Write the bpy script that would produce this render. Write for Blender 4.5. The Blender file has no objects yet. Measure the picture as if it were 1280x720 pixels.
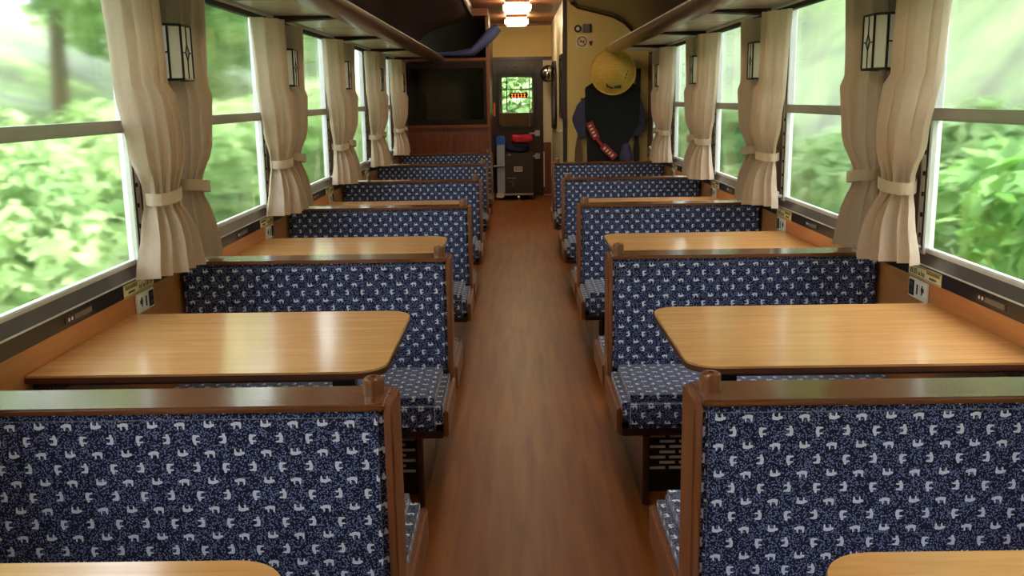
import bpy, bmesh, math, random
import numpy as np
from mathutils import Matrix, Vector

random.seed(7); rng = np.random.default_rng(7)
scene = bpy.context.scene
COL = scene.collection

# ------------------------------------------------------------------ camera
F, PITCH, YAW, ROLL, CX, CZ = 1188.65, 0.1974, -0.0049, -0.0152, -0.0479, 1.374
def cam_axes():
    f = Vector((math.sin(YAW)*math.cos(PITCH), math.cos(YAW)*math.cos(PITCH), -math.sin(PITCH)))
    r = Vector((math.cos(YAW), -math.sin(YAW), 0)); u = r.cross(f)
    return f, r*math.cos(ROLL)+u*math.sin(ROLL), -r*math.sin(ROLL)+u*math.cos(ROLL)
fw, rt, up = cam_axes()
cam_data = bpy.data.cameras.new('camera'); cam = bpy.data.objects.new('camera', cam_data); COL.objects.link(cam)
cam_data.sensor_fit = 'HORIZONTAL'; cam_data.sensor_width = 36; cam_data.lens = F/1280*36
cam_data.clip_start = .02; cam_data.clip_end = 300
cam.matrix_world = Matrix(((rt.x, up.x, -fw.x, CX), (rt.y, up.y, -fw.y, 0), (rt.z, up.z, -fw.z, CZ), (0, 0, 0, 1)))
scene.camera = cam

# ------------------------------------------------------------------ world, sun, exposure
world = bpy.data.worlds.new('world'); scene.world = world; world.use_nodes = True
bg = world.node_tree.nodes['Background']
bg.inputs['Color'].default_value = (0.86, 0.94, 1.0, 1); bg.inputs['Strength'].default_value = 4.2
sun_d = bpy.data.lights.new('sun', 'SUN'); sun_d.energy = 7; sun_d.angle = .03; sun_d.color = (1, .96, .88)
sun = bpy.data.objects.new('sun', sun_d); COL.objects.link(sun)
sun.rotation_euler = Vector((-0.62, 0.25, -1.0)).to_track_quat('-Z', 'Y').to_euler()
vs = scene.view_settings
vs.view_transform = 'Standard'; vs.look = 'None'; vs.exposure = 0.6; vs.gamma = 1; vs.use_curve_mapping = False
cy = scene.cycles
cy.max_bounces = 14; cy.diffuse_bounces = 6; cy.glossy_bounces = 5; cy.transmission_bounces = 10; cy.transparent_max_bounces = 12
cy.use_denoising = True; cy.sample_clamp_indirect = 6; cy.caustics_refractive = True; cy.caustics_reflective = False
LAMP_STRENGTH, SALOON_LAMP = 17.0, 10.0

# ------------------------------------------------------------------ layout numbers (metres)
W = 1.30                       # inner face of the side walls
A = .297                       # aisle end of the benches
P, C1 = 1.7048, 1.818          # bench spacing, centre of first bench back
PW, M1 = 1.66, 1.71            # window spacing, centre of first window pillar
ZCAP, ZT = .797, .70
YL, YR, YD = 11.35, 9.75, 13.6 # left partition, right partition, end door wall
Y0 = -2.6                      # rear of the saloon behind the camera
def cb(k): return C1+(k-1)*P
def mp(k): return M1+(k-1)*PW
ORD = ['zeroth', 'first', 'second', 'third', 'fourth', 'fifth', 'sixth', 'seventh']
SIDE = {1: 'right', -1: 'left'}

# ------------------------------------------------------------------ material helpers
def lin(c): return tuple((x/255/12.92 if x/255 <= .04045 else ((x/255+.055)/1.055)**2.4) for x in c)+(1,)
def new_mat(name):
    m = bpy.data.materials.new(name); m.use_nodes = True
    nt = m.node_tree; return m, nt, nt.nodes['Principled BSDF']
def plain(name, c, rough=.5, metal=0, vary=.12, scale=14, bump=0, emit=None, spec=.5):
    m, nt, b = new_mat(name)
    tc = nt.nodes.new('ShaderNodeTexCoord'); n = nt.nodes.new('ShaderNodeTexNoise'); n.inputs['Scale'].default_value = scale
    n.inputs['Detail'].default_value = 4
    nt.links.new(tc.outputs['Object'], n.inputs['Vector'])
    r = nt.nodes.new('ShaderNodeMix'); r.data_type = 'RGBA'
    l = lin(c); r.inputs['A'].default_value = tuple(v*(1-vary) for v in l[:3])+(1,); r.inputs['B'].default_value = tuple(min(1, v*(1+vary)) for v in l[:3])+(1,)
    nt.links.new(n.outputs['Fac'], r.inputs['Factor']); nt.links.new(r.outputs['Result'], b.inputs['Base Color'])
    b.inputs['Roughness'].default_value = rough; b.inputs['Metallic'].default_value = metal; b.inputs['Specular IOR Level'].default_value = spec
    if bump:
        bp = nt.nodes.new('ShaderNodeBump'); bp.inputs['Strength'].default_value = bump; bp.inputs['Distance'].default_value = .01
        nt.links.new(n.outputs['Fac'], bp.inputs['Height']); nt.links.new(bp.outputs['Normal'], b.inputs['Normal'])
    if emit:
        b.inputs['Emission Color'].default_value = lin(emit[0]); b.inputs['Emission Strength'].default_value = emit[1]
    return m
def wood(name, c1, c2, rough=.35, stretch=(1.2, 22, 22), scale=3.0, coat=0, bump=.03, spec=.5):
    """grain running along the axis with the small stretch value"""
    m, nt, b = new_mat(name)
    tc = nt.nodes.new('ShaderNodeTexCoord'); mp_ = nt.nodes.new('ShaderNodeMapping'); mp_.inputs['Scale'].default_value = stretch
    nt.links.new(tc.outputs['Object'], mp_.inputs['Vector'])
    n = nt.nodes.new('ShaderNodeTexNoise'); n.inputs['Scale'].default_value = scale; n.inputs['Detail'].default_value = 6; n.inputs['Distortion'].default_value = .6
    nt.links.new(mp_.outputs['Vector'], n.inputs['Vector'])
    cr = nt.nodes.new('ShaderNodeValToRGB'); cr.color_ramp.elements[0].position = .3; cr.color_ramp.elements[1].position = .72
    cr.color_ramp.elements[0].color = lin(c1); cr.color_ramp.elements[1].color = lin(c2)
    nt.links.new(n.outputs['Fac'], cr.inputs['Fac']); nt.links.new(cr.outputs['Color'], b.inputs['Base Color'])
    b.inputs['Roughness'].default_value = rough
    b.inputs['Specular IOR Level'].default_value = spec
    b.inputs['Coat Weight'].default_value = coat; b.inputs['Coat Roughness'].default_value = .12
    if bump:
        bp = nt.nodes.new('ShaderNodeBump'); bp.inputs['Strength'].default_value = bump; bp.inputs['Distance'].default_value = .004
        nt.links.new(n.outputs['Fac'], bp.inputs['Height']); nt.links.new(bp.outputs['Normal'], b.inputs['Normal'])
    return m
class S:
    """a scalar socket with arithmetic, for building shader maths"""
    def __init__(s, nt, o): s.nt, s.o = nt, o
    def op(s, kind, other=None, third=None):
        n = s.nt.nodes.new('ShaderNodeMath'); n.operation = kind
        for i, v in enumerate((s, other, third)):
            if v is None: continue
            if isinstance(v, S): s.nt.links.new(v.o, n.inputs[i])
            else: n.inputs[i].default_value = v
        return S(s.nt, n.outputs[0])
    def __add__(s, v): return s.op('ADD', v)
    def __sub__(s, v): return s.op('SUBTRACT', v)
    def __mul__(s, v): return s.op('MULTIPLY', v)
    def __truediv__(s, v): return s.op('DIVIDE', v)
    def floor(s): return s.op('FLOOR')
    def fract(s): return s.op('FRACT')
    def mod2(s): return (s*.5).fract()*2.0
    def minimum(s, v): return s.op('MINIMUM', v)
    def less(s, v): return s.op('LESS_THAN', v)
def bear_fabric():
    m, nt, b = new_mat('navy_bear_moquette')
    uv = nt.nodes.new('ShaderNodeUVMap'); sp = nt.nodes.new('ShaderNodeSeparateXYZ'); nt.links.new(uv.outputs['UV'], sp.inputs[0])
    u, v = S(nt, sp.outputs['X']), S(nt, sp.outputs['Y'])
    sx, sy = .0275, .0290
    vr = v/sy+100.25; j = vr.floor(); ly = (vr.fract()-.5)*sy
    odd = j.mod2()
    ur = (u+odd*sx)/(2*sx)+100.3; i = ur.floor(); lx = (ur.fract()-.5)*(2*sx)
    flip = (i+(j*.5).floor()).mod2()*-2.0+1.0
    # odd rows stand upright: swap the local axes
    even = odd*-1.0+1.0
    px = (lx*even+ly*odd)*flip/  .0118; py = (ly*even-lx*odd)*flip/  .0118
    def ell(cx, cy_, rx, ry):
        a = (px-cx)/rx; c = (py-cy_)/ry
        return a*a+c*c
    d = ell(.0, .20, .66, .30)
    for e in ((-.74, .04, .27, .25), (-.40, -.34, .15, .42), (.56, -.32, .17, .44), (.46, .10, .32, .36), (-.42, .12, .26, .28)):
        d = d.minimum(ell(*e))
    bear = d.less(1.0)
    vor = nt.nodes.new('ShaderNodeTexVoronoi'); vor.feature = 'F1'; vor.inputs['Scale'].default_value = 1/.0036
    nt.links.new(uv.outputs['UV'], vor.inputs['Vector'])
    spk = S(nt, vor.outputs['Distance']).less(.40)
    mix1 = nt.nodes.new('ShaderNodeMix'); mix1.data_type = 'RGBA'; mix1.inputs['A'].default_value = lin((18, 22, 52)); mix1.inputs['B'].default_value = lin((128, 140, 188))
    nt.links.new(spk.o, mix1.inputs['Factor'])
    mix2 = nt.nodes.new('ShaderNodeMix'); mix2.data_type = 'RGBA'; mix2.inputs['B'].default_value = lin((228, 233, 245))
    nt.links.new(mix1.outputs['Result'], mix2.inputs['A']); nt.links.new(bear.o, mix2.inputs['Factor'])
    nt.links.new(mix2.outputs['Result'], b.inputs['Base Color'])
    b.inputs['Roughness'].default_value = .85; b.inputs['Specular IOR Level'].default_value = .2
    b.inputs['Sheen Weight'].default_value = .35; b.inputs['Sheen Roughness'].default_value = .45
    return m
def glass_mat(name, rough=.1, ior=1.18, tint=(1, 1, 1, 1)):
    m, nt, b = new_mat(name)
    b.inputs['Base Color'].default_value = tint; b.inputs['Transmission Weight'].default_value = 1
    b.inputs['Roughness'].default_value = rough; b.inputs['IOR'].default_value = ior
    return m
def cloth(name, c, trans=.45):
    m, nt, b = new_mat(name); out = nt.nodes['Material Output']
    tc = nt.nodes.new('ShaderNodeTexCoord'); n = nt.nodes.new('ShaderNodeTexNoise'); n.inputs['Scale'].default_value = 60
    nt.links.new(tc.outputs['Object'], n.inputs['Vector'])
    mx = nt.nodes.new('ShaderNodeMix'); mx.data_type = 'RGBA'; l = lin(c)
    mx.inputs['A'].default_value = tuple(v*.92 for v in l[:3])+(1,); mx.inputs['B'].default_value = tuple(v*1.06 for v in l[:3])+(1,)
    nt.links.new(n.outputs['Fac'], mx.inputs['Factor'])
    nt.links.new(mx.outputs['Result'], b.inputs['Base Color']); b.inputs['Roughness'].default_value = .75; b.inputs['Sheen Weight'].default_value = .2
    t = nt.nodes.new('ShaderNodeBsdfTranslucent'); nt.links.new(mx.outputs['Result'], t.inputs['Color'])
    ms = nt.nodes.new('ShaderNodeMixShader'); ms.inputs['Fac'].default_value = trans
    nt.links.new(b.outputs[0], ms.inputs[1]); nt.links.new(t.outputs[0], ms.inputs[2]); nt.links.new(ms.outputs[0], out.inputs['Surface'])
    return m
def leaf_mat(name, dark, light, trans=.4):
    m, nt, b = new_mat(name); out = nt.nodes['Material Output']
    tc = nt.nodes.new('ShaderNodeTexCoord'); n = nt.nodes.new('ShaderNodeTexNoise'); n.inputs['Scale'].default_value = 1.3; n.inputs['Detail'].default_value = 5
    nt.links.new(tc.outputs['Object'], n.inputs['Vector'])
    cr = nt.nodes.new('ShaderNodeValToRGB'); cr.color_ramp.elements[0].position = .35; cr.color_ramp.elements[1].position = .65
    cr.color_ramp.elements[0].color = lin(dark); cr.color_ramp.elements[1].color = lin(light)
    nt.links.new(n.outputs['Fac'], cr.inputs['Fac']); nt.links.new(cr.outputs['Color'], b.inputs['Base Color'])
    b.inputs['Roughness'].default_value = .6
    t = nt.nodes.new('ShaderNodeBsdfTranslucent'); nt.links.new(cr.outputs['Color'], t.inputs['Color'])
    ms = nt.nodes.new('ShaderNodeMixShader'); ms.inputs['Fac'].default_value = trans
    nt.links.new(b.outputs[0], ms.inputs[1]); nt.links.new(t.outputs[0], ms.inputs[2]); nt.links.new(ms.outputs[0], out.inputs['Surface'])
    return m

MAT = dict(
    fabric=bear_fabric(),
    table=wood('honey_table_laminate', (204, 147, 86), (222, 172, 110), .22, (1.0, 16, 16), 3, .25, .015),
    edge=plain('table_edge_brown', (88, 50, 32), .35),
    cap=wood('dark_lacquered_rail', (104, 62, 38), (132, 82, 52), .22, (1, 20, 20), 3, .3, .02),
    post=wood('brown_lacquered_post', (112, 64, 36), (140, 84, 48), .3, (16, 16, 1), 3, .2, .02),
    base=wood('dark_bench_base', (44, 26, 18), (66, 40, 28), .3, (2, 2, 14), 3, .2, .02),
    black=plain('black_metal', (18, 17, 17), .45),
    silver=plain('brushed_silver', (190, 190, 190), .3, .9),
    floor=wood('brown_wood_floor', (122, 64, 26), (156, 94, 42), .40, (14, 1.0, 14), 1.6, 0, .006, .28),
    panel=wood('honey_wall_panel', (176, 112, 60), (196, 132, 76), .35, (12, 1, 12), 3, .1, .02),
    strip=plain('black_brown_sill_strip', (30, 24, 24), .3),
    sill=plain('dark_grey_sill', (92, 90, 92), .28, .5),
    alu=plain('white_aluminium', (214, 216, 214), .35, .3),
    trans=plain('grey_aluminium', (176, 172, 168), .3, .6),
    pillar=wood('brown_pillar', (78, 50, 36), (98, 64, 46), .35, (16, 16, 1), 3, .1),
    ceil=wood('dark_glossy_ceiling', (38, 22, 18), (58, 35, 27), .36, (8, 1, 8), 3, .22, .06),
    ceilc=wood('brown_centre_ceiling', (108, 66, 40), (132, 84, 54), .4, (12, 1, 12), 3),
    rack=plain('pale_grey_rack_panel', (196, 186, 180), .3),
    rackrail=wood('brown_rack_rail', (78, 54, 44), (96, 68, 56), .28, (14, 1, 14), 3, .3),
    darkgap=plain('rack_dark_gap', (26, 20, 18), .6),
    glass=glass_mat('hazy_window_glass', .065, 1.14),
    clear=glass_mat('clear_door_glass', .0, 1.3),
    darkglass=plain('dark_window_glass', (14, 18, 17), .08, spec=.8),
    cloth=cloth('beige_curtain_cloth', (224, 208, 188), .40),
    tie=cloth('beige_tieback_cloth', (204, 186, 160), .3),
    cream=plain('cream_wall_paint', (226, 196, 122), .55, vary=.05, scale=3),
    cream2=plain('pale_ivory_panel', (222, 212, 178), .45, vary=.05, scale=3),
    pwood=wood('reddish_partition_wood', (108, 58, 38), (134, 76, 50), .4, (14, 14, 1), 3, .1),
    dwood=wood('dark_door_wood', (46, 28, 22), (62, 38, 30), .35, (14, 14, 1), 3, .1),
    lampglass=plain('milky_shade_glass', (206, 208, 200), .3, vary=.06, scale=20),
    lampglass2=plain('grey_shade_glass', (120, 128, 122), .3, vary=.06, scale=20),
    lead=plain('dark_lead_came', (22, 20, 19), .4, .4),
    label=plain('cream_sticker', (214, 204, 160), .5, vary=.04),
    white=plain('white_plastic', (226, 222, 214), .4, vary=.03),
    ink=plain('dark_ink', (40, 34, 28), .6),
    brownink=plain('brown_ink', (128, 100, 52), .6),
    grey=plain('grey_nameplate', (110, 100, 98), .4),
    straw=wood('yellow_straw', (196, 148, 58), (222, 180, 88), .6, (1, 30, 30), 4, 0, .15),
    coat=plain('black_cotton', (9, 9, 12), .9),
    sleeve=plain('slate_purple_cotton', (62, 58, 84), .9, vary=.3, scale=40),
    red=plain('red_sash_cotton', (150, 34, 34), .85),
    redcloth=plain('bright_red_cloth', (206, 40, 62), .8),
    navy=plain('navy_cloth', (22, 28, 66), .85),
    blue=plain('blue_plastic', (36, 104, 214), .4),
    pale=plain('pale_blue_grey_panel', (176, 188, 212), .4),
    cart=plain('charcoal_cart_panel', (64, 58, 56), .4),
    oar=wood('old_oar_wood', (92, 62, 36), (120, 84, 50), .6, (12, 12, 1), 3),
    oardark=wood('dark_oar_wood', (38, 24, 18), (54, 36, 26), .6, (12, 12, 1), 3),
    bluecloth=plain('blue_grey_cloth', (74, 84, 142), .85, vary=.2, scale=30),
    orange=plain('orange_plastic', (232, 96, 40), .4),
    amber=plain('amber_sign_light', (255, 140, 40), .5, emit=((255, 130, 40), 1.6)),
    lamp=plain('warm_lamp_diffuser', (250, 240, 220), .5, emit=((255, 228, 184), LAMP_STRENGTH)),
    lampdim=plain('dimmer_lamp_diffuser', (250, 240, 220), .5, emit=((255, 232, 198), SALOON_LAMP)),
    darkmatte=plain('dark_matte_wood', (30, 17, 13), .85),
    mirror=plain('convex_mirror_glass', (215, 220, 220), .05, 1.0, vary=.01),
    shell=plain('car_body_outside', (60, 40, 32), .5),
    earth=leaf_mat('mossy_bank', (74, 84, 48), (122, 150, 82), 0.0),
    bark=wood('tree_bark', (84, 66, 48), (128, 106, 82), .8, (14, 14, 1), 4, 0, .3),
    leaf_pale=leaf_mat('pale_green_leaves', (118, 158, 92), (190, 216, 152)),
    leaf_mid=leaf_mat('mid_green_leaves', (78, 130, 60), (146, 196, 104)),
    leaf_dark=leaf_mat('deep_green_leaves', (44, 84, 42), (100, 152, 76)),
)

# ------------------------------------------------------------------ geometry helpers
OFF = {}
def empty(name, loc, label, cat, group=None, kind=None):
    o = bpy.data.objects.new(name, None); COL.objects.link(o); o.location = loc; o.empty_display_size = .1
    OFF[o] = Vector(loc); tag(o, label, cat, group, kind); return o
def tag(o, label=None, cat=None, group=None, kind=None):
    if label: o['label'] = label
    if cat: o['category'] = cat
    if group: o['group'] = group
    if kind: o['kind'] = kind
    return o
def obj(name, bm, mat, parent=None, smooth=35, uv=False, recalc=True, origin=None):
    """bm is in world coordinates; the object is placed relative to its root thing"""
    if recalc: bmesh.ops.recalc_face_normals(bm, faces=bm.faces)
    off = OFF[parent] if parent is not None else (Vector(origin) if origin else Vector((0, 0, 0)))
    if uv:
        bm.normal_update(); layer = bm.loops.layers.uv.new('UVMap')
        for f in bm.faces:
            n = f.normal; ax = max(range(3), key=lambda q: abs(n[q]))
            for l in f.loops:
                c = l.vert.co
                l[layer].uv = (c.x, c.y) if ax == 2 else ((c.y, c.z) if ax == 0 else (c.x, c.z))
    bmesh.ops.translate(bm, verts=bm.verts, vec=-off)
    me = bpy.data.meshes.new(name); bm.to_mesh(me); bm.free()
    me.materials.append(MAT[mat] if isinstance(mat, str) else mat)
    if smooth:
        me.polygons.foreach_set('use_smooth', [True]*len(me.polygons)); me.set_sharp_from_angle(angle=math.radians(smooth))
    o = bpy.data.objects.new(name, me); COL.objects.link(o)
    if parent is not None: o.parent = parent; OFF[o] = off
    else: o.location = off; OFF[o] = off
    return o
def BM(): return bmesh.new()
def box(bm, x0, x1, y0, y1, z0, z1, bev=0, seg=2):
    if x0 > x1: x0, x1 = x1, x0
    if y0 > y1: y0, y1 = y1, y0
    r = bmesh.ops.create_cube(bm, size=1); vs_ = r['verts']
    for v in vs_:
        v.co = Vector(((x0+x1)/2+v.co.x*(x1-x0), (y0+y1)/2+v.co.y*(y1-y0), (z0+z1)/2+v.co.z*(z1-z0)))
    if bev:
        es = list({e for v in vs_ for e in v.link_edges})
        bmesh.ops.bevel(bm, geom=es, offset=bev, segments=seg, affect='EDGES', clamp_overlap=True)
    return bm
def bx(*a, **k): return box(BM(), *a, **k)
def prism(bm, pts, axis, a, b):
    """extrude a 2D outline along axis from a to b; the outline is in the two other axes in order"""
    def mk(p, t):
        q = list(p); q.insert('xyz'.index(axis), t); return bm.verts.new(q)
    lo = [mk(p, a) for p in pts]; hi = [mk(p, b) for p in pts]; n = len(pts)
    bm.faces.new(lo); bm.faces.new(hi[::-1])
    for i in range(n): bm.faces.new((lo[i], hi[i], hi[(i+1) % n], lo[(i+1) % n]))
    return bm
def lathe(bm, prof, c, axis='z', n=24, ring=False):
    """profile of (radius, height) around an axis through c"""
    rings = []
    for r, h in prof:
        ring = []
        for i in range(n):
            t = 2*math.pi*i/n; p = [r*math.cos(t), r*math.sin(t)]; p.insert('xyz'.index(axis), h)
            ring.append(bm.verts.new(Vector(c)+Vector(p)))
        rings.append(ring)
    for a, b in zip(rings, rings[1:]):
        for i in range(n): bm.faces.new((a[i], a[(i+1) % n], b[(i+1) % n], b[i]))
    if ring:
        a, b = rings[-1], rings[0]
        for i in range(n): bm.faces.new((a[i], a[(i+1) % n], b[(i+1) % n], b[i]))
        return bm
    bm.faces.new(rings[0][::-1]); bm.faces.new(rings[-1]); return bm
def tube(bm, path, r, n=8):
    pts = [Vector(p) for p in path]; rings = []
    for i, p in enumerate(pts):
        d = (pts[min(i+1, len(pts)-1)]-pts[max(i-1, 0)]).normalized()
        a = d.orthogonal().normalized() if not rings else (pa-d*pa.dot(d)).normalized()
        pa = a; b = d.cross(a); rr = r[i] if isinstance(r, (list, tuple)) else r
        rings.append([bm.verts.new(p+(a*math.cos(2*math.pi*k/n)+b*math.sin(2*math.pi*k/n))*rr) for k in range(n)])
    for a, b in zip(rings, rings[1:]):
        for i in range(n): bm.faces.new((a[i], a[(i+1) % n], b[(i+1) % n], b[i]))
    bm.faces.new(rings[0][::-1]); bm.faces.new(rings[-1]); return bm
def rrect(x0, x1, y0, y1, r, n=6, corners=(1, 1, 1, 1)):
    """rounded rectangle; corners order: (x1,y1) (x0,y1) (x0,y0) (x1,y0)"""
    out = []
    for k, (cx, cy_, on) in enumerate(((x1, y1, corners[0]), (x0, y1, corners[1]), (x0, y0, corners[2]), (x1, y0, corners[3]))):
        if not on: out.append((cx, cy_)); continue
        sx, sy = (-1 if cx == x1 else 1), (-1 if cy_ == y1 else 1)
        for i in range(n+1):
            t = math.pi/2*(k+i/n); out.append((cx+sx*r+r*math.cos(t), cy_+sy*r+r*math.sin(t)))
    return out
def copy_tree(o, parent=None):
    c = o.copy(); COL.objects.link(c); c.parent = parent
    for ch in list(o.children): copy_tree(ch, c)
    return c
def frame_prism(bm, outer, inner, axis, a, b):
    """ring between two outlines with equal point counts"""
    def mk(p, t):
        q = list(p); q.insert('xyz'.index(axis), t); return bm.verts.new(q)
    n = len(outer); oa = [mk(p, a) for p in outer]; ob = [mk(p, b) for p in outer]; ia = [mk(p, a) for p in inner]; ib = [mk(p, b) for p in inner]
    for i in range(n):
        k = (i+1) % n
        bm.faces.new((oa[i], oa[k], ob[k], ob[i])); bm.faces.new((ia[i], ib[i], ib[k], ia[k]))
        bm.faces.new((oa[i], ia[i], ia[k], oa[k])); bm.faces.new((ob[i], ob[k], ib[k], ib[i]))
    return bm

# ================================================================== STRUCTURE
tag(obj('floor', bx(-W-.05, W+.05, Y0-.1, YD+2.6, -.06, 0), 'floor'), 'glossy brown wood-grain floor running down the aisle', 'floor', kind='structure')

LAST = {-1: 6, 1: 5}       # last bench in each row
PARTY = {-1: YL, 1: YR}
def pillars(s):            # pillar centres along one wall
    return [mp(k) for k in range(-1, LAST[s]+1)]
for s in (-1, 1):
    y_end = YD+.2
    wall = empty('wall_'+SIDE[s], (s*W, 4, 0), '%s side wall of the carriage with honey wood panelling below the windows' % SIDE[s], 'wall', kind='structure')
    xo = s*(W+.036)
    obj('lower_panel', bx(s*W, xo, Y0, y_end, 0, .765), 'panel', wall)
    obj('sill_strip', bx(s*(W-.004), xo, Y0, PARTY[s], .765, .812), 'strip', wall)
    obj('sill_trim', bx(s*(W-.012), s*(W+.002), Y0, PARTY[s], .812, .818, .002), 'alu', wall)
    # sloping dark sill ledge under the glass
    bm = prism(BM(), [(s*(W-.010), .818), (s*(W+.010), .856), (xo, .858), (xo, .812), (s*(W+.002), .812)], 'y', Y0, PARTY[s])
    obj('sill_ledge', bm, 'sill', wall)
    obj('header_panel', bx(s*W, xo, Y0, y_end, 1.80, 2.02), 'pillar', wall)
    ps = pillars(s)
    edges = [Y0]
    for p in ps:
        obj('pillar_panel', bx(s*W, xo, p-.20, p+.20, .858, 1.80), 'pillar', wall)
    # closing pieces behind the camera and beyond the last window
    obj('pillar_panel', bx(s*W, xo, Y0, ps[0]-.2, .858, 1.80), 'pillar', wall)
    tail = ps[-1]+.20 if s < 0 else ps[-1]+1.05
    obj('pillar_panel', bx(s*W, xo, tail, y_end, .858, 1.80), 'pillar', wall)

# ---- windows
wn = 0
def window(s, y0, y1, lab):
    global wn
    wn += 1
    w = empty('window_%d' % wn, (s*W, (y0+y1)/2, .858), lab, 'window', kind='structure')
    xg = s*(W+.035)
    for a, b, inner in ((y0, y0+.062, 1), (y1-.062, y1, -1)):
        obj('jamb', bx(s*(W-.003), s*(W+.034), a, b, .845, 1.80, .003), 'alu', w)
        yy = (b-.030) if inner == 1 else (a+.030)
        bmh = BM(); bmg = BM()
        for q in range(6): box(bmh, s*(W-.007), s*W, yy-.005, yy+.005, .90+q*.068, .914+q*.068)
        tag(obj('stop_hole', bmh, 'ink', w), kind='stuff')
        obj('track_line', bx(s*(W-.006), s*W, yy+.017*inner-.003, yy+.017*inner+.003, .86, 1.79), 'darkgap', w)
        obj('latch', box(bx(s*(W-.03), s*W, yy-.02, yy+.02, .862, .875, .003), s*(W-.035), s*(W-.018), yy-.008, yy+.008, .868, .892, .003), 'silver', w)
        obj('corner_stop', bx(s*(W-.012), s*W, yy-.008, yy+.008, 1.745, 1.775, .002), 'ink', w)
    g0, g1 = y0+.062, y1-.062
    obj('transom', bx(s*(W-.012), s*(W+.032), g0-.02, g1+.02, 1.283, 1.322, .006), 'trans', w)
    obj('bottom_rail', bx(s*(W+.004), s*(W+.03), g0, g1, .852, .868, .003), 'alu', w)
    obj('top_rail', bx(s*(W+.016), s*(W+.034), g0, g1, 1.775, 1.80, .003), 'trans', w)
    obj('pane', bx(s*(W+.012), s*(W+.018), g0-.01, g1+.01, .86, 1.29), 'glass', w, smooth=0)
    obj('pane', bx(s*(W+.024), s*(W+.030), g0-.01, g1+.01, 1.31, 1.79), 'glass', w, smooth=0)
    return w
for s in (-1, 1):
    ps = pillars(s)
    for i in range(len(ps)-1):
        k = i-1
        where = ('%s window along the %s side, counted from the camera' % (ORD[k], SIDE[s])) if k >= 1 else '%s side window %s the camera' % (SIDE[s], ('beside', 'behind')[0 if k == 0 else 1])
        window(s, ps[i]+.20, ps[i+1]-.20, 'two-pane aluminium train '+where)
window(1, mp(5)+.20, mp(5)+1.05, 'narrow last window on the right side beside the cream partition')

# ---- ceiling: raised brown centre, dark glossy curved sides
ZC = 2.38
obj_c = empty('ceiling', (0, 4, ZC), 'dark glossy curved ceiling with brown flat centre strip', 'ceiling', kind='structure')
prof = [(.50, ZC), (.53, 2.30), (.60, 2.25), (.78, 2.205), (.95, 2.16), (1.06, 2.10), (1.14, 2.02), (1.20, 1.95), (1.30, 1.90)]
obj('centre_panel', bx(-.52, .52, Y0, YD+2.6, ZC, ZC+.05), 'ceilc', obj_c)
for s in (-1, 1):
    o = prof+[(x, z+.05) for x, z in prof[::-1]]
    obj('side_panel', prism(BM(), [(s*x, z) for x, z in o], 'y', Y0, PARTY[s]), 'ceil', obj_c, smooth=50)
    obj('edge_moulding', bx(s*.50, s*.545, Y0, PARTY[s]-.02, 2.285, 2.325, .008), 'rackrail', obj_c)
    obj('roof_fill', bx(s*.45, s*1.4, PARTY[s]+.02, YD+2.6, 2.39, 2.44), 'pwood', obj_c)
obj('roof_skin', bx(-1.45, 1.45, Y0-.1, YD+2.6, 2.46, 2.50), 'shell', obj_c)
# rear bulkhead behind the camera
tag(obj('wall_back', bx(-W, W, Y0-.08, Y0, 0, 2.42), 'pwood'), 'wooden bulkhead wall behind the camera', 'wall', kind='structure')

# ---- left partition (Y = YL)
wl = empty('wall_end_left', (-.82, YL, 0), 'reddish wood partition on the left with dark window and panelled base', 'wall', kind='structure')
xL, xR = -W-.02, -.335
obj('wainscot', bx(xL, xR, YL, YL+.05, 0, 1.04), 'pwood', wl)
for a, b in ((-1.24, -.80), (-.775, -.38)):
    pnl = obj('raised_panel', bx(a, b, YL-.012, YL+.01, .45, .97, .006), 'pwood', wl)
obj('mid_rail', bx(xL, xR, YL-.03, YL+.05, 1.03, 1.07, .006), 'pwood', wl)
bm = BM()
for a in ((xL, xR, 1.07, 1.13), (xL, xR, 1.72, 1.78)): box(bm, a[0], a[1], YL, YL+.05, a[2], a[3])
for a in ((xL, -1.25), (-.40, xR)): box(bm, a[0], a[1], YL, YL+.05, 1.13, 1.72)
obj('window_frame', bm, 'darkmatte', wl)
obj('dark_pane', bx(-1.25, -.40, YL+.02, YL+.03, 1.13, 1.72), 'darkglass', wl)
obj('ledge', bx(xL, xR, YL-.04, YL+.6, 1.80, 1.835, .006), 'pwood', wl)
obj('header', bx(xL, xR, YL+.005, YL+.05, 1.76, 1.81), 'dwood', wl)
obj('locker_back', bx(xL, xR, YL+.55, YL+.6, 1.83, 2.42), 'darkmatte', wl)
obj('locker_ceiling', bx(xL, xR, YL-.1, YL+.6, 2.30, 2.42), 'pwood', wl)
obj('corner_post', bx(xR-.03, xR+.01, YL-.02, YL+.06, 0, 2.40, .006), 'post', wl)
tag(obj('wall_corridor_left', bx(xR-.02, xR, YL+.06, YD, 0, 2.385), 'dwood'), 'dark wood left wall of the short corridor to the end door', 'wall', kind='structure')

# ---- right partition (Y = YR): cream panel with a curved dark head trim
wr = empty('wall_end_right', (.88, YR, 0), 'cream painted partition on the right behind the hanging boatman outfit', 'wall', kind='structure')
sh = [(.48, 0), (1.32, 0), (1.32, 1.90)]+[(x, z+.01) for x, z in prof[::-1]]+[(.48, ZC)]
obj('cream_panel', prism(BM(), sh, 'y', YR, YR+.04), 'cream', wr)
obj('edge_post', bx(.445, .485, YR-.02, YR+.06, 0, ZC, .006), 'dwood', wr)
pp = [(x-.02*(0 if x > 1.0 else 0), z) for x, z in prof[1:-1]]
tubm = tube(BM(), [(x-.005, YR-.01, z-.015) for x, z in prof[1:]], .012)
obj('head_trim', tubm, 'dwood', wr)
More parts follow.
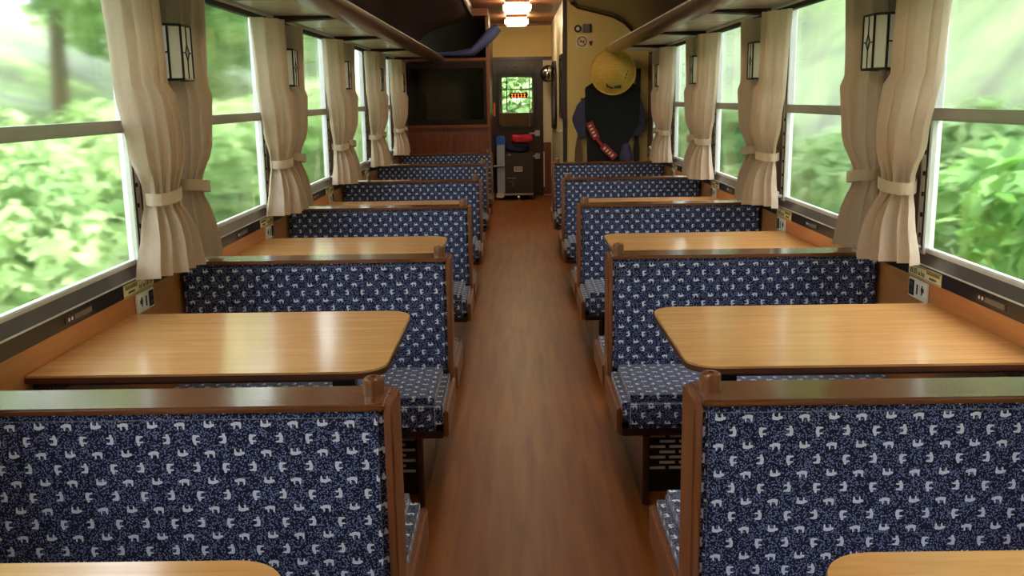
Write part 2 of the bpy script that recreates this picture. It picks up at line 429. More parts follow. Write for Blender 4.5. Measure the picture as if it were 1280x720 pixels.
# corridor right wall with an oval-framed window and a half-glazed door
wc = empty('wall_corridor_right', (.49, 11.7, 0), 'pale cream right wall of the corridor leading to the end door', 'wall', kind='structure')
obj('wall_panel', bx(.485, .53, YR+.04, YD, 0, ZC), 'cream2', wc)
obj('dado_rail', bx(.475, .487, YR+.1, YD, .95, .975, .003), 'cream2', wc)
obj('base_board', bx(.475, .487, YR+.1, YD, 0, .28), 'pwood', wc)
door1 = empty('door_1', (.47, 10.5, 0), 'ivory half-glazed corridor door at the edge of the cream partition', 'door', kind='structure')
obj('door_leaf', bx(.468, .486, 10.05, 10.95, .02, 1.98, .004), 'cream2', door1)
frm = obj('door_frame', frame_prism(BM(), rrect(10.2, 10.8, 1.15, 1.82, .05), rrect(10.24, 10.76, 1.19, 1.78, .03), 'x', .455, .47), 'lead', door1)
obj('door_pane', bx(.462, .467, 10.23, 10.77, 1.18, 1.79), 'clear', door1)
obj('door_handle', tube(BM(), [(.468, 10.14, 1.02), (.44, 10.14, 1.02), (.44, 10.26, 1.02)], .009), 'silver', door1)
wn += 1
ow = empty('window_%d' % wn, (.47, 12.5, 1.4), 'black rubber-framed oval corridor window near the end door', 'window', kind='structure')
obj('window_frame', frame_prism(BM(), rrect(12.0, 13.1, .98, 1.82, .22), rrect(12.06, 13.04, 1.04, 1.76, .17), 'x', .455, .486), 'black', ow)
obj('pane', prism(BM(), rrect(12.05, 13.05, 1.03, 1.77, .17), 'x', .472, .478), 'mirror', ow)

# ---- end wall with door (Y = YD)
we = empty('wall_end', (.08, YD, 0), 'cream end wall above and beside the dark connecting door', 'wall', kind='structure')
obj('over_panel', bx(-.36, .50, YD, YD+.06, 1.93, 2.39), 'cream', we)
obj('side_panel', bx(.355, .50, YD, YD+.06, 0, 1.93), 'cream2', we)
obj('head_rail', bx(-.36, .50, YD-.02, YD, 1.885, 1.93, .004), 'dwood', we)
obj('ceiling_rail', bx(-.36, .50, YD-.05, YD, 2.35, 2.385, .004), 'pwood', we)
obj('foot_panel', bx(.36, .47, YD-.012, YD, .02, .75, .004), 'pwood', we)
d2 = empty('door_2', (-.01, YD, 0), 'dark wooden connecting door with rounded window at the aisle end', 'door', kind='structure')
o4 = rrect(-.36, .355, 0, 1.89, .01); i4 = rrect(-.275, .245, .96, 1.725, .07)
obj('door_leaf', frame_prism(BM(), o4, i4, 'y', YD, YD+.05), 'dwood', d2)
obj('window_gasket', frame_prism(BM(), rrect(-.30, .27, .935, 1.75, .09), rrect(-.255, .225, .98, 1.705, .06), 'y', YD-.015, YD+.01), 'black', d2)
obj('door_pane', bx(-.28, .25, YD+.02, YD+.026, .95, 1.73), 'clear', d2)
obj('door_jamb', bx(.315, .36, YD-.03, YD, 0, 1.89, .006), 'dwood', d2)
for z in (.88, .56): obj('lock_plate', box(bx(.24, .31, YD-.045, YD, z-.04, z+.04, .008), .16, .26, YD-.05, YD-.03, z-.012, z+.012, .004), 'silver', d2)
obj('door_rail', bx(.36, .375, YD-.03, YD-.01, .12, .62, .004), 'white', d2)
for a in (-.14, -.02, .12, .21): obj('header_fitting', lathe(BM(), [(.005, 0), (.022, 0), (.022, -.012), (.005, -.016)], (a, YD-.0, 1.80), 'y', 14), 'grey', d2)
obj('orange_tab', bx(-.352, -.31, YD-.012, YD, 1.12, 1.31, .006), 'orange', d2)

# ---- the next carriage, seen through the door window
nx = empty('wall_next_car', (0, YD+2.0, 0), 'next carriage vestibule seen through the connecting door window', 'wall', kind='structure')
YN = YD+2.3
obj('low_wall', bx(-1.3, 1.3, YN, YN+.05, 0, 1.13), 'panel', nx)
bm = BM(); box(bm, -1.3, -.24, YN, YN+.05, 1.13, 2.4); box(bm, .25, 1.3, YN, YN+.05, 1.13, 2.4); box(bm, -.24, .25, YN, YN+.05, 1.70, 2.4)
obj('upper_wall', bm, 'cream2', nx)
obj('side_rail', bx(.20, .215, YN-.04, YN, .8, 2.3), 'silver', nx)
obj('window_bar', bx(-.17, -.155, YN, YN+.03, 1.13, 1.7), 'black', nx)
obj('window_bar', bx(-.24, .25, YN, YN+.03, 1.50, 1.515), 'black', nx)
for s in (-1, 1): obj('vestibule_side', bx(s*1.3, s*1.34, YD+.1, YN, 0, 2.4), 'cream2', nx)

# ================================================================== BENCHES
def make_bench(s):
    c = cb(1)
    side = SIDE[s]
    t = empty('booth_bench', (s*.8, c, 0), '', 'bench')
    X = lambda v: s*v
    H = .066
    pts = [(c-H, .245), (c-H, ZCAP-.02), (c-H+.012, ZCAP), (c+H-.012, ZCAP), (c+H, ZCAP-.02), (c+H, .245)]
    bm = prism(BM(), pts, 'x', X(A-.006), X(A+.012)); bmesh.ops.bevel(bm, geom=[e for e in bm.edges], offset=.004, segments=2, affect='EDGES')
    obj('end_post', bm, 'post', t)
    obj('top_rail', bx(X(A+.010), X(1.285), c-H, c+H, ZCAP-.014, ZCAP, .004), 'cap', t)
    obj('grip_peg', lathe(BM(), [(.021, -.005), (.021, .027), (.0195, .033), (.016, .036), (.006, .037)], (X(.336), c+.005, ZCAP), 'z', 20), 'post', t)
    obj('back_core', bx(X(A+.02), X(1.285), c-.03, c+.03, .20, ZCAP-.012), 'base', t)
    for d in (-1, 1):
        obj('back_cushion', bx(X(A+.013), X(1.285), c+d*.008, c+d*(H-.001), .36, ZCAP-.015, .011, 3), 'fabric', t, uv=True)
        obj('seat_cushion', bx(X(A+.006), X(1.285), c+d*.058, c+d*.485, .268, .388, .026, 4), 'fabric', t, uv=True)
        y1, y2 = sorted((c+d*.066, c+d*.47))
        obj('seat_side_panel', bx(X(A-.013), X(A+.004), y1, y2, .25, .345, .005), 'post', t)
        obj('seat_board', bx(X(A+.004), X(1.285), c+d*.05, c+d*.465, .245, .27, .004), 'base', t)
        obj('base_panel', bx(X(.372), X(.392), c+d*.0, c+d*.475, 0, .246, .004), 'base', t)
        g = obj('heater_box', bx(X(.39), X(1.285), c+d*.02, c+d*.36, 0, .246), 'black', t)
        bm = BM()
        for r in range(8):
            z = .085+r*.0195
            for q in range(12):
                x = .412+q*.068+(.034 if r % 2 else 0)
                box(bm, X(x), X(x+.054), c+d*.359, c+d*.364, z, z+.009)
        tag(obj('grille_slots', bm, 'white', g, smooth=0), kind='stuff')  # slots coloured white to stand in for the metal's bright reflection
    return t
for s in (-1, 1):
    proto = make_bench(s)
    for k in range(1, LAST[s]+1):
        t = proto if k == 1 else copy_tree(proto)
        t.location.y = cb(k)
        last = k == LAST[s]
        t['label'] = ('%s booth bench from the camera in the %s row, navy bear-patterned fabric' % (ORD[k], SIDE[s])) if not last else \
            ('farthest booth bench of the %s row, before the %s' % (SIDE[s], 'wooden partition' if s < 0 else 'hanging boatman outfit'))
        t['group'] = 'navy booth benches on both sides of the aisle'

# ================================================================== TABLES
def make_table(s):
    c = cb(1)+P/2
    t = empty('booth_table', (s*.85, c, 0), '', 'table')
    x0, x1 = .388, W-.003
    rr = rrect(x0, x1, c-.352, c+.352, .085, 8, (0, 1, 1, 0))
    pts = [(s*x, y) for x, y in rr]
    obj('tabletop', prism(BM(), pts, 'z', ZT-.006, ZT), 'table', t)
    r2 = [(s*x, y) for x, y in rrect(x0-.002, x1, c-.354, c+.354, .087, 8, (0, 1, 1, 0))]
    obj('edge_band', prism(BM(), r2, 'z', ZT-.020, ZT-.0055), 'edge', t)
    obj('apron', bx(s*(x0+.08), s*(W-.01), c-.31, c+.31, ZT-.038, ZT-.019), 'base', t)
    bm = BM(); box(bm, s*.52, s*.585, c-.03, c+.03, .03, ZT-.03, .006); obj('leg', bm, 'black', t)
    obj('foot', bx(s*.45, s*.66, c-.11, c+.11, 0, .03, .01), 'black', t)
    obj('wall_bracket', bx(s*(W-.05), s*W, c-.32, c+.32, ZT-.07, ZT-.03, .004), 'edge', t)
    return t
for s in (-1, 1):
    proto = make_table(s)
    for k in range(0, LAST[s]):
        t = proto if k == 0 else copy_tree(proto)
        t.location.y = cb(k)+P/2
        t['label'] = ('honey wood booth table cut off at the bottom edge, %s row' % SIDE[s]) if k == 0 else \
            'honey wood booth table behind the %s bench of the %s row' % (ORD[k], SIDE[s])
        t['group'] = 'booth tables'

# ================================================================== LUGGAGE RACKS
def rack(s):
    t = empty('luggage_rack', (s*1.08, 4, 1.8), '', 'rack')
    t['label'] = 'long overhead luggage rack with brown rail above the %s windows' % SIDE[s]
    t['group'] = 'luggage racks'
    ye = PARTY[s]-(.16 if s < 0 else .27)
    zs = lambda x: 1.800-(W-x)*.02
    step = PW/2
    y = M1-2*PW
    ps = pillars(s)
    a = y
    while a < ye:
        b = min(a+step, ye)
        n = round((a-M1)/step)
        g = .035
        x_in = .93
        obj('rack_panel', prism(BM(), [(s*x_in, 1.795), (s*1.245, 1.798), (s*1.245, 1.810), (s*x_in, 1.807)], 'y', a+g*.5, b-g*.5), 'rack', t)
        a += step
    obj('rack_tray', prism(BM(), [(s*.90, 1.808), (s*1.30, 1.812), (s*1.30, 1.822), (s*.90, 1.818)], 'y', Y0, ye), 'darkgap', t)
    obj('wall_rail', bx(s*1.255, s*1.275, Y0, ye, 1.785, 1.803, .004), 'rack', t)
    obj('wall_cover', bx(s*1.275, s*1.30, Y0, ye, 1.765, 1.81), 'darkgap', t)
    fp = [(.845, 1.842), (.835, 1.832), (.838, 1.815), (.86, 1.795), (.90, 1.783), (.945, 1.780), (.945, 1.79), (.90, 1.80), (.872, 1.812), (.858, 1.830), (.856, 1.842)]
    obj('front_rail', prism(BM(), [(s*x, z) for x, z in fp], 'y', Y0, ye), 'rackrail', t, smooth=50)
    obj('lip_strip', tube(BM(), [(s*.850, Y0, 1.843), (s*.850, ye, 1.843)], .006), 'trans', t)
    for p in ps:
        if p < ye-.1:
            bm = prism(BM(), [(s*1.30, 1.766), (s*1.30, 1.80), (s*.93, 1.80), (s*.93, 1.785), (s*1.22, 1.772)], 'y', p-.05, p+.05)
            obj('bracket', bm, 'darkgap', t)
    return t
for s in (-1, 1): rack(s)

# ================================================================== CURTAINS
def interp(keys, z):
    keys = sorted(keys)
    for (z0, a0, b0), (z1, a1, b1) in zip(keys, keys[1:]):
        if z <= z1:
            f = (z-z0)/(z1-z0); f = max(0, min(1, f)); f = f*f*(3-2*f); return a0+(a1-a0)*f, b0+(b1-b0)*f
    return keys[-1][1:]
def curtain(s, m, which, lab, seed):
    if which == 'far':       # hangs at the far edge of a window
        keys = [(1.80, -.44, -.19), (1.45, -.40, -.17), (1.22, -.33, -.12), (1.10, -.245, -.115), (1.05, -.24, -.115), (.97, -.275, -.06), (.815, -.335, .0)]
    else:                    # hangs at the near edge of the next window
        keys = [(1.80, .05, .36), (1.45, .04, .32), (1.22, .035, .27), (1.10, .055, .195), (1.05, .055, .195), (.97, .03, .235), (.815, .015, .28)]
    t = empty('window_curtain', (s*(W-.07), m, .8), lab, 'curtain', 'beige tied-back window curtains')
    r = random.Random(seed); ph = r.uniform(0, 6); nf = 6.2+r.uniform(-.5, .8)
    bm = BM(); nu, nv = 110, 26; grid = []
    for j in range(nv+1):
        z = .815+(1.763-.815)*j/nv; a, b = interp(keys, z); row = []
        wdt = b-a
        for i in range(nu+1):
            f = i/nu
            amp = .013+.010*min(1, max(0, (wdt-.10)/.2)); 
            if z < 1.0: amp = .017+.012*(1.0-z)/.19
            skew = .35*math.sin((1.8-z)*3+ph)
            sw = math.sin(2*math.pi*nf*f+ph+skew); w_ = math.copysign(abs(sw)**.6, sw)+.35*math.sin(2*math.pi*(nf*.5)*f+1.7*ph)
            pk = .72 if which == 'far' else .55
            bulge = (.105 if which == 'far' else .085)*math.sin(math.pi*.5*(f/pk if f < pk else 1-(f-pk)/(1-pk)*.75))*(.8 if z > 1.4 else 1)*(1-.40*math.exp(-((z-1.075)/.09)**2))
            y = m+a+wdt*f+.006*math.cos(2*math.pi*nf*f+ph)
            x = s*(W-.036-amp*w_*.9-bulge)
            zz = z+(.006*math.sin(5*f+ph) if j == 0 else 0)
            row.append(bm.verts.new((x, y, zz)))
        grid.append(row)
    for j in range(nv):
        for i in range(nu): bm.faces.new((grid[j][i], grid[j][i+1], grid[j+1][i+1], grid[j+1][i]))
    dr = obj('drape', bm, 'cloth', t, smooth=80, recalc=False)
    # tieback: a flat band looped round the gathered cloth
    a, b = interp(keys, 1.075); cyy, hw = m+(a+b)/2, (b-a)/2+.016
    bm = BM(); n = 28; rings = []
    for i in range(n):
        th = 2*math.pi*i/n; yy = cyy+hw*math.cos(th); xx = s*(W-.070)+.058*math.sin(th); tilt = .012*math.cos(th)*(1 if which == 'far' else -1)
        rings.append([bm.verts.new((xx, yy, 1.054+tilt)), bm.verts.new((xx, yy, 1.094+tilt))])
    for i in range(n):
        k = (i+1) % n; bm.faces.new((rings[i][0], rings[k][0], rings[k][1], rings[i][1]))
    obj('tieback', bm, 'tie', t, smooth=80)
    return t
for s in (-1, 1):
    for k in range(1, LAST[s]+1):
        m = mp(k)
        curtain(s, m, 'far', 'beige curtain tied back at the far edge of %s' % (('the %s %s window' % (ORD[k-1], SIDE[s])) if k > 1 else 'the %s window beside the camera' % SIDE[s]), 10*k+s)
        nxt = 'the %s %s window' % (ORD[k], SIDE[s])
        if s < 0 and k == LAST[s]: nxt = 'the left wooden partition corner'
        curtain(s, m, 'near', 'beige curtain tied back at the near edge of '+nxt if 'corner' not in nxt else 'beige curtain hanging tied beside '+nxt, 100*k+s)

# ================================================================== WALL LAMPS
def make_wall_lamp(s):
    m = mp(1); z0, z1 = 1.452, 1.632
    t = empty('wall_lamp', (s*W, m, z0), '', 'lamp')
    # plan outline of the shade, going from the near wall end round to the far wall end
    dx, d1 = .128, .094
    pl = [(W, m-.083), (W-d1, m-.083), (W-dx, m-.050), (W-dx, m+.050), (W-d1, m+.083), (W, m+.083)]
    pl = [(s*x, y) for x, y in pl]
    def wallpt(i, f, z, out=0):
        (xa, ya), (xb, yb) = pl[i], pl[i+1]
        nx_, ny_ = (yb-ya), -(xb-xa); L = math.hypot(nx_, ny_); nx_, ny_ = nx_/L, ny_/L
        if nx_*(s*W-s*.2-xa) < 0 and False: pass
        cxm, cym = (xa+xb)/2-s*(W-.04), (ya+yb)/2-m
        if nx_*cxm+ny_*cym < 0: nx_, ny_ = -nx_, -ny_
        return (xa+(xb-xa)*f+nx_*out, ya+(yb-ya)*f+ny_*out, z)
    obj('back_plate', bx(s*(W-.006), s*W, m-.07, m+.07, z0+.01, z1+.06, .003), 'lead', t)
    for i in range(5):
        bm = BM(); vsx = [bm.verts.new(wallpt(i, f, z)) for f, z in ((0, z0), (1, z0), (1, z1), (0, z1))]
        v2 = [bm.verts.new(wallpt(i, f, z, -.004)) for f, z in ((0, z0), (1, z0), (1, z1), (0, z1))]
        bm.faces.new(vsx); bm.faces.new(v2[::-1])
        for q in range(4): bm.faces.new((vsx[q], vsx[(q+1) % 4], v2[(q+1) % 4], v2[q]))
        obj('shade_pane', bm, 'lampglass', t, smooth=0)
    bm = BM()
    for x, y in pl: tube(bm, [(x, y, z0), (x, y, z1)], .0045, 6)
    for z in (z0, z1):
        for (xa, ya), (xb, yb) in zip(pl, pl[1:]): tube(bm, [(xa, ya, z), (xb, yb, z)], .0045, 6)
    zm = (z0+z1)/2
    for i, f0 in ((0, .42), (2, .5), (4, .58)):
        tube(bm, [wallpt(i, f0, z0, .001), wallpt(i, f0, zm-.026, .001)], .0028, 5); tube(bm, [wallpt(i, f0, zm+.026, .001), wallpt(i, f0, z1, .001)], .0028, 5)
        tube(bm, [wallpt(i, 0, zm, .001), wallpt(i, f0-.17, zm, .001)], .0028, 5); tube(bm, [wallpt(i, f0+.17, zm, .001), wallpt(i, 1, zm, .001)], .0028, 5)
        dm = [wallpt(i, f0, zm-.026, .001), wallpt(i, f0-.17, zm, .001), wallpt(i, f0, zm+.026, .001), wallpt(i, f0+.17, zm, .001)]
        for q in range(4): tube(bm, [dm[q], dm[(q+1) % 4]], .0028, 5)
    obj('lead_strips', bm, 'lead', t)
    for i, f0 in ((0, .42), (2, .5), (4, .58)):
        b2 = BM(); dm = [wallpt(i, f0, zm-.026, .0012), wallpt(i, f0-.17, zm, .0012), wallpt(i, f0, zm+.026, .0012), wallpt(i, f0+.17, zm, .0012)]
        dn = [wallpt(i, f0, zm-.026, -.002), wallpt(i, f0-.17, zm, -.002), wallpt(i, f0, zm+.026, -.002), wallpt(i, f0+.17, zm, -.002)]
        va = [b2.verts.new(p) for p in dm]; vb = [b2.verts.new(p) for p in dn]
        b2.faces.new(va); b2.faces.new(vb[::-1])
        for q in range(4): b2.faces.new((va[q], va[(q+1) % 4], vb[(q+1) % 4], vb[q]))
        obj('diamond_pane', b2, 'lampglass2', t, smooth=0)
    return t
for s in (-1, 1):
    proto = make_wall_lamp(s)
    for k in range(1, LAST[s]+1):
        t = proto if k == 1 else copy_tree(proto)
        t.location.y = mp(k)
        t['label'] = 'leaded glass wall lamp between the %s and %s windows on the %s' % (ORD[k-1] if k > 1 else 'nearest', ORD[k], SIDE[s]) if k < LAST[s] else \
            'farthest leaded glass wall lamp on the %s wall' % SIDE[s]
        t['group'] = 'leaded glass wall lamps'

# ================================================================== STICKERS, OUTLETS, NAMEPLATES
def make_label(s):
    t = empty('notice_sticker', (s*W, 0, .784), '', 'sticker')
    xf = s*(W-.0045); y0, y1, z0, z1 = -.125, .125, .764, .805
    obj('sheet', bx(s*(W-.0035), xf-s*.001, y0, y1, z0, z1), 'label', t, smooth=0)
    r = random.Random(3); bm = BM(); bm2 = BM(); xa, xb = xf-s*.0008, xf-s*.0018
    for q in range(9): box(bm2, xa, xb, y0+.012+q*.011, y0+.020+q*.011, z1-.017, z1-.006)
    for q in range(6): box(bm, xa, xb, y0+.035+q*.009, y0+.041+q*.009, z0+.010, z0+.017)
    for q in range(10):
        yy = .0+q*.0115; h = r.uniform(.010, .022); box(bm2 if q % 3 else bm, xa, xb, yy, yy+r.uniform(.003, .007), z0+.009, z0+.009+h)
    for a in ((y0+.004, y1-.004, z0+.003, z0+.0045), (y0+.004, y1-.004, z1-.0045, z1-.003)): box(bm, xa, xb, *a)
    tag(obj('small_print', bm, 'ink', t, smooth=0), kind='stuff'); tag(obj('large_print', bm2, 'brownink', t, smooth=0), kind='stuff')
    return t
def make_outlet(s):
    t = empty('power_outlet', (s*W, 0, .73), '', 'outlet')
    obj('cover_plate', bx(s*(W-.008), s*W, -.075, .075, .692, .758, .003), 'white', t)
    obj('socket_block', bx(s*(W-.010), s*(W-.007), .025, .066, .699, .752, .002), 'black', t)
    bm = BM()
    for z in (.713, .738):
        for y in (.038, .052): box(bm, s*(W-  .0118), s*(W-.0095), y-.002, y+.002, z-.006, z+.006)
    tag(obj('socket_slots', bm, 'grey', t, smooth=0), kind='stuff')
    bm = BM(); box(bm, s*(W-.0095), s*(W-.0075), -.050, -.030, .722, .736); box(bm, s*(W-.0095), s*(W-.0075), -.040, -.034, .712, .744)
    box(bm, s*(W-.0095), s*(W-.0075), -.002, .005, .708, .742); tag(obj('pictogram', bm, 'ink', t, smooth=0), kind='stuff')
    return t
def make_nameplate(s):
    t = empty('seat_nameplate', (s*W, 0, .786), '', 'sign')
    xf = s*(W-.005)
    obj('plate', bx(s*(W-.003), xf-s*.0005, -.088, .088, .776, .797, .001), 'strip', t)
    obj('text_block', bx(xf, xf-s*.0012, -.080*s if s > 0 else -.03, .03 if s > 0 else .080, .779, .794), 'grey', t, smooth=0)
    bm = BM()
    for q in (.045, .064): lathe(bm, [(.001, 0), (.0055, 0), (.0055, -.0012*s), (.001, -.0013*s)], (xf, q if s > 0 else -q, .7865), 'x', 10)
    obj('seat_mark', bm, 'white', t)
    return t
for s in (-1, 1):
    pl_, po, pn = make_label(s), make_outlet(s), make_nameplate(s)
    used = [0, 0, 0]
    def put(proto, i, y, lab, grp, flip=False):
        t = proto if not used[i] else copy_tree(proto)
        used[i] = 1; t.location.y = y; t['label'] = lab; t['group'] = grp
        return t
    for k in range(1, LAST[s]):
        win = '%s %s window' % (ORD[k], SIDE[s])
        put(pl_, 0, mp(k)+.36, 'cream printed sticker below the near corner of the '+win, 'cream notice stickers')
        put(pl_, 0, mp(k+1)-.29, 'cream printed sticker below the far corner of the '+win, 'cream notice stickers')
        put(po, 1, mp(k)+.31, 'white power outlet plate below the near corner of the '+win, 'power outlets')
        put(po, 1, mp(k+1)-.25, 'white power outlet plate below the far corner of the '+win, 'power outlets')
        put(pn, 2, (mp(k)+mp(k+1))/2+.10, 'small dark seat nameplate centred below the '+win, 'seat nameplates')

# ================================================================== CEILING LAMPS
def make_ceiling_lamp():
    t = empty('ceiling_lamp', (0, 0, ZC), '', 'lamp')
    obj('mount', bx(-.13, .13, -.16, .16, ZC-.03, ZC, .006), 'ceilc', t)
    obj('diffuser', bx(-.145, .145, -.18, .18, ZC-.115, ZC-.03, .025, 3), 'lamp', t)
    return t
proto = make_ceiling_lamp(); first = True
for i, y in enumerate((12.35, 10.45, 8.75, 7.05, 5.35, 3.65, 1.95, .25)):
    t = proto if first else copy_tree(proto); first = False
    t.location.y = y
    if i == 2:
        dim = t.children[1].data.copy() if t.children[1].name.startswith('diffuser') else t.children[0].data.copy(); dim.materials[0] = MAT['lampdim']
    if i >= 2:
        for ch in t.children:
            if ch.name.startswith('diffuser'): ch.data = dim
    t['label'] = ('lit warm ceiling lamp in the corridor nearest the end door', 'lit warm ceiling lamp just before the corridor',)[i] if i < 2 else \
        '%s lit ceiling lamp over the aisle counting back from the corridor' % ORD[i-1]
    t['group'] = 'warm ceiling lamps'

# ================================================================== FAR END OBJECTS
# trolley
ty = 13.05
t = empty('service_trolley', (-.04, ty, 0), 'charcoal service trolley with pale blue side standing before the end door', 'trolley')
obj('body', bx(-.185, .205, ty-.02, ty+.36, .09, .64, .008), 'cart', t)
obj('front_door', bx(-.175, .145, ty-.03, ty-.018, .10, .60, .004), 'cart', t)
sd = obj('side_panel', bx(-.29, -.187, ty-.02, ty+.33, .09, .83, .012), 'pale', t)
obj('lid', bx(-.295, -.183, ty-.026, ty+.336, .74, .86, .014), 'blue', sd)
obj('base_frame', bx(-.29, .20, ty-.035, ty+.36, .065, .09, .004), 'silver', t)
obj('push_bar', tube(BM(), [(-.335, ty-.03, .46), (-.19, ty-.045, .47)], .014), 'silver', t)
obj('corner_guard', bx(-.305, -.20, ty-.05, ty+.02, .03, .10, .012), 'white', t)
for x in (-.25, .0, .17):
    for y in (ty+.02, ty+.32): obj('caster', lathe(BM(), [(.01, -.015), (.033, -.015), (.033, .015), (.01, .015)], (x, y, .033), 'x', 14), 'silver' if x == 0 else 'black', t)
pl = obj('name_plate', bx(-.06, .055, ty-.038, ty-.029, .385, .455, .003), 'white', t)
bm = BM()
for q in range(3):
    x = -.046+q*.033; box(bm, x, x+.006, ty-.040, ty-.0375, .398, .442); box(bm, x+.012, x+.024, ty-.040, ty-.0375, .398, .414); box(bm, x+.012, x+.024, ty-.040, ty-.0375, .424, .442)
tag(obj('plate_lettering', bm, 'ink', pl, smooth=0), kind='stuff')
obj('latch_handle', tube(BM(), [(-.10, ty-.03, .255), (-.075, ty-.055, .245), (-.075, ty-.055, .19), (-.10, ty-.03, .18)], .010), 'silver', t)
obj('slot', bx(-.15, -.03, ty-.036, ty-.028, .295, .303), 'silver', t)
obj('catch', bx(-.14, -.10, ty-.036, ty-.015, .605, .625, .004), 'silver', t)
def lump(name, mat, c, size, lab, cat, seed, n=20):
    """a soft folded heap of cloth"""
    r = random.Random(seed); bm = BM(); bmesh.ops.create_icosphere(bm, subdivisions=3, radius=1)
    ph = [r.uniform(0, 6) for _ in range(6)]
    for v in bm.verts:
        p = v.co.copy(); k = 1+.05*math.sin(5*p.x+ph[0])+.05*math.sin(7*p.y+ph[1])+.04*math.sin(6*p.z+ph[2]+3*p.x)
        q = Vector((max(-.8, min(.8, p.x))*size[0]*k, max(-.8, min(.8, p.y))*size[1]*k, max(-.7, min(.75, p.z))*size[2]*k)); v.co = Vector(c)+q
    return tag(obj(name, bm, mat, origin=c, smooth=60), lab, cat)
lump('folded_cloth', 'navy', (.0, ty+.15, .705), (.20, .19, .085), 'navy cloth heaped on top of the trolley', 'cloth', 1)
lump('folded_cloth', 'redcloth', (.06, ty+.08, .825), (.17, .13, .07), 'bright red cloth lying over the navy cloth on the trolley', 'cloth', 2)

# convex mirror beside the door
t = empty('convex_mirror', (.43, YD-.35, 1.68), 'round convex mirror beside the end door', 'mirror')
obj('dish', lathe(BM(), [(.001, -.045), (.05, -.040), (.085, -.022), (.105, .0), (.108, .01)], (.42, YD-.35, 1.69), 'y', 24), 'mirror', t)
obj('rim', lathe(BM(), [(.104, -.006), (.114, -.004), (.114, .018), (.104, .018)], (.42, YD-.35, 1.69), 'y', 24, True), 'black', t)
obj('bracket', tube(BM(), [(.42, YD-.33, 1.69), (.42, YD-.31, 1.72), (.484, YD-.31, 1.74)], .012), 'black', t)

# amber sign in the next carriage
t = empty('message_sign', (.04, YN-.12, 1.36), 'dark message sign with amber characters seen through the end door window', 'sign')
obj('housing', bx(-.115, .175, YN-.14, YN-.08, 1.365, 1.455, .005), 'black', t)
bm = BM()
for q in range(5):
    x = -.09+q*.05
    box(bm, x, x+.030, YN-.143, YN-.139, 1.425, 1.436); box(bm, x+.011, x+.019, YN-.143, YN-.139, 1.385, 1.436); box(bm, x, x+.030, YN-.143, YN-.139, 1.384, 1.394)
tag(obj('characters', bm, 'amber', t, smooth=0), kind='stuff')
obj('hanger', bx(.02, .04, YN-.12, YN, 1.45, 1.47), 'black', t)

# blue cloth sticking out over the ledge of the left partition
bm = BM()
path = [(-1.0, YL+.10, 1.875), (-.72, YL+.0, 1.878), (-.52, YL-.05, 1.90), (-.40, YL-.08, 2.00), (-.29, YL-.10, 2.10), (-.215, YL-.10, 2.165)]
rings = []
for i, p in enumerate(path):
    p = Vector(p); d = (Vector(path[min(i+1, 5)])-Vector(path[max(i-1, 0)])).normalized(); nrm = Vector((-d.z, 0, d.x)); wd = (.03, .035, .05, .06, .068, .05)[i]
    ring = []
    for q in range(12):
        a = 2*math.pi*q/12; ring.append(bm.verts.new(p+nrm*wd*math.cos(a)*(1+.12*math.sin(3*a))+Vector((0, .11, 0))*math.sin(a)*(1, 1, .9, .7, .6, .4)[i]))
    rings.append(ring)
for a, b in zip(rings, rings[1:]):
    for q in range(12): bm.faces.new((a[q], a[(q+1) % 12], b[(q+1) % 12], b[q]))
bm.faces.new(rings[0][::-1]); bm.faces.new(rings[-1])
tag(obj('folded_banner', bm, 'bluecloth', origin=(-.7, YL, 1.835), smooth=60), 'rolled blue-grey cloth sticking up over the wooden ledge', 'cloth')

# boatman outfit on the right partition
hy = YR-.10
hh, hc, hs = hy-.085, hy-.045, hy-.052
t = empty('straw_hat', (.93, hh, 1.60), 'round yellow straw hat hung on the cream partition above the black coat', 'hat')
obj('brim_cone', lathe(BM(), [(.218, .03), (.222, .022), (.215, .015), (.15, -.035), (.07, -.085), (.03, -.105), (.002, -.108)], (.93, hh, 1.61), 'y', 40), 'straw', t, smooth=60)
obj('rim_binding', lathe(BM(), [(.212, .012), (.226, .012), (.226, .034), (.212, .034)], (.93, hh, 1.61), 'y', 40, True), 'straw', t)
r = random.Random(5); bm = BM()
def on_hat(x, z):
    d = math.hypot(x, z); return hh+float(np.interp(d, [0, .03, .07, .15, .215], [-.108, -.105, -.085, -.035, .015]))-.006
for x, z, a, b in ((.02, -.150, .03, .022), (.05, -.145, .05, .032), (-.065, -.130, .014, .032), (-.045, -.145, .028, .016), (-.02, -.155, .03, .014), (.125, -.03, .010, .022), (.115, -.06, .014, .010), (.135, .0, .008, .014)):
    yy = on_hat(x, z); box(bm, .93+x-a/2, .93+x+a/2, yy-.003, yy+.016, 1.61+z-b/2, 1.61+z+b/2)
tag(obj('ink_mark', bm, 'ink', t, smooth=0), kind='stuff')
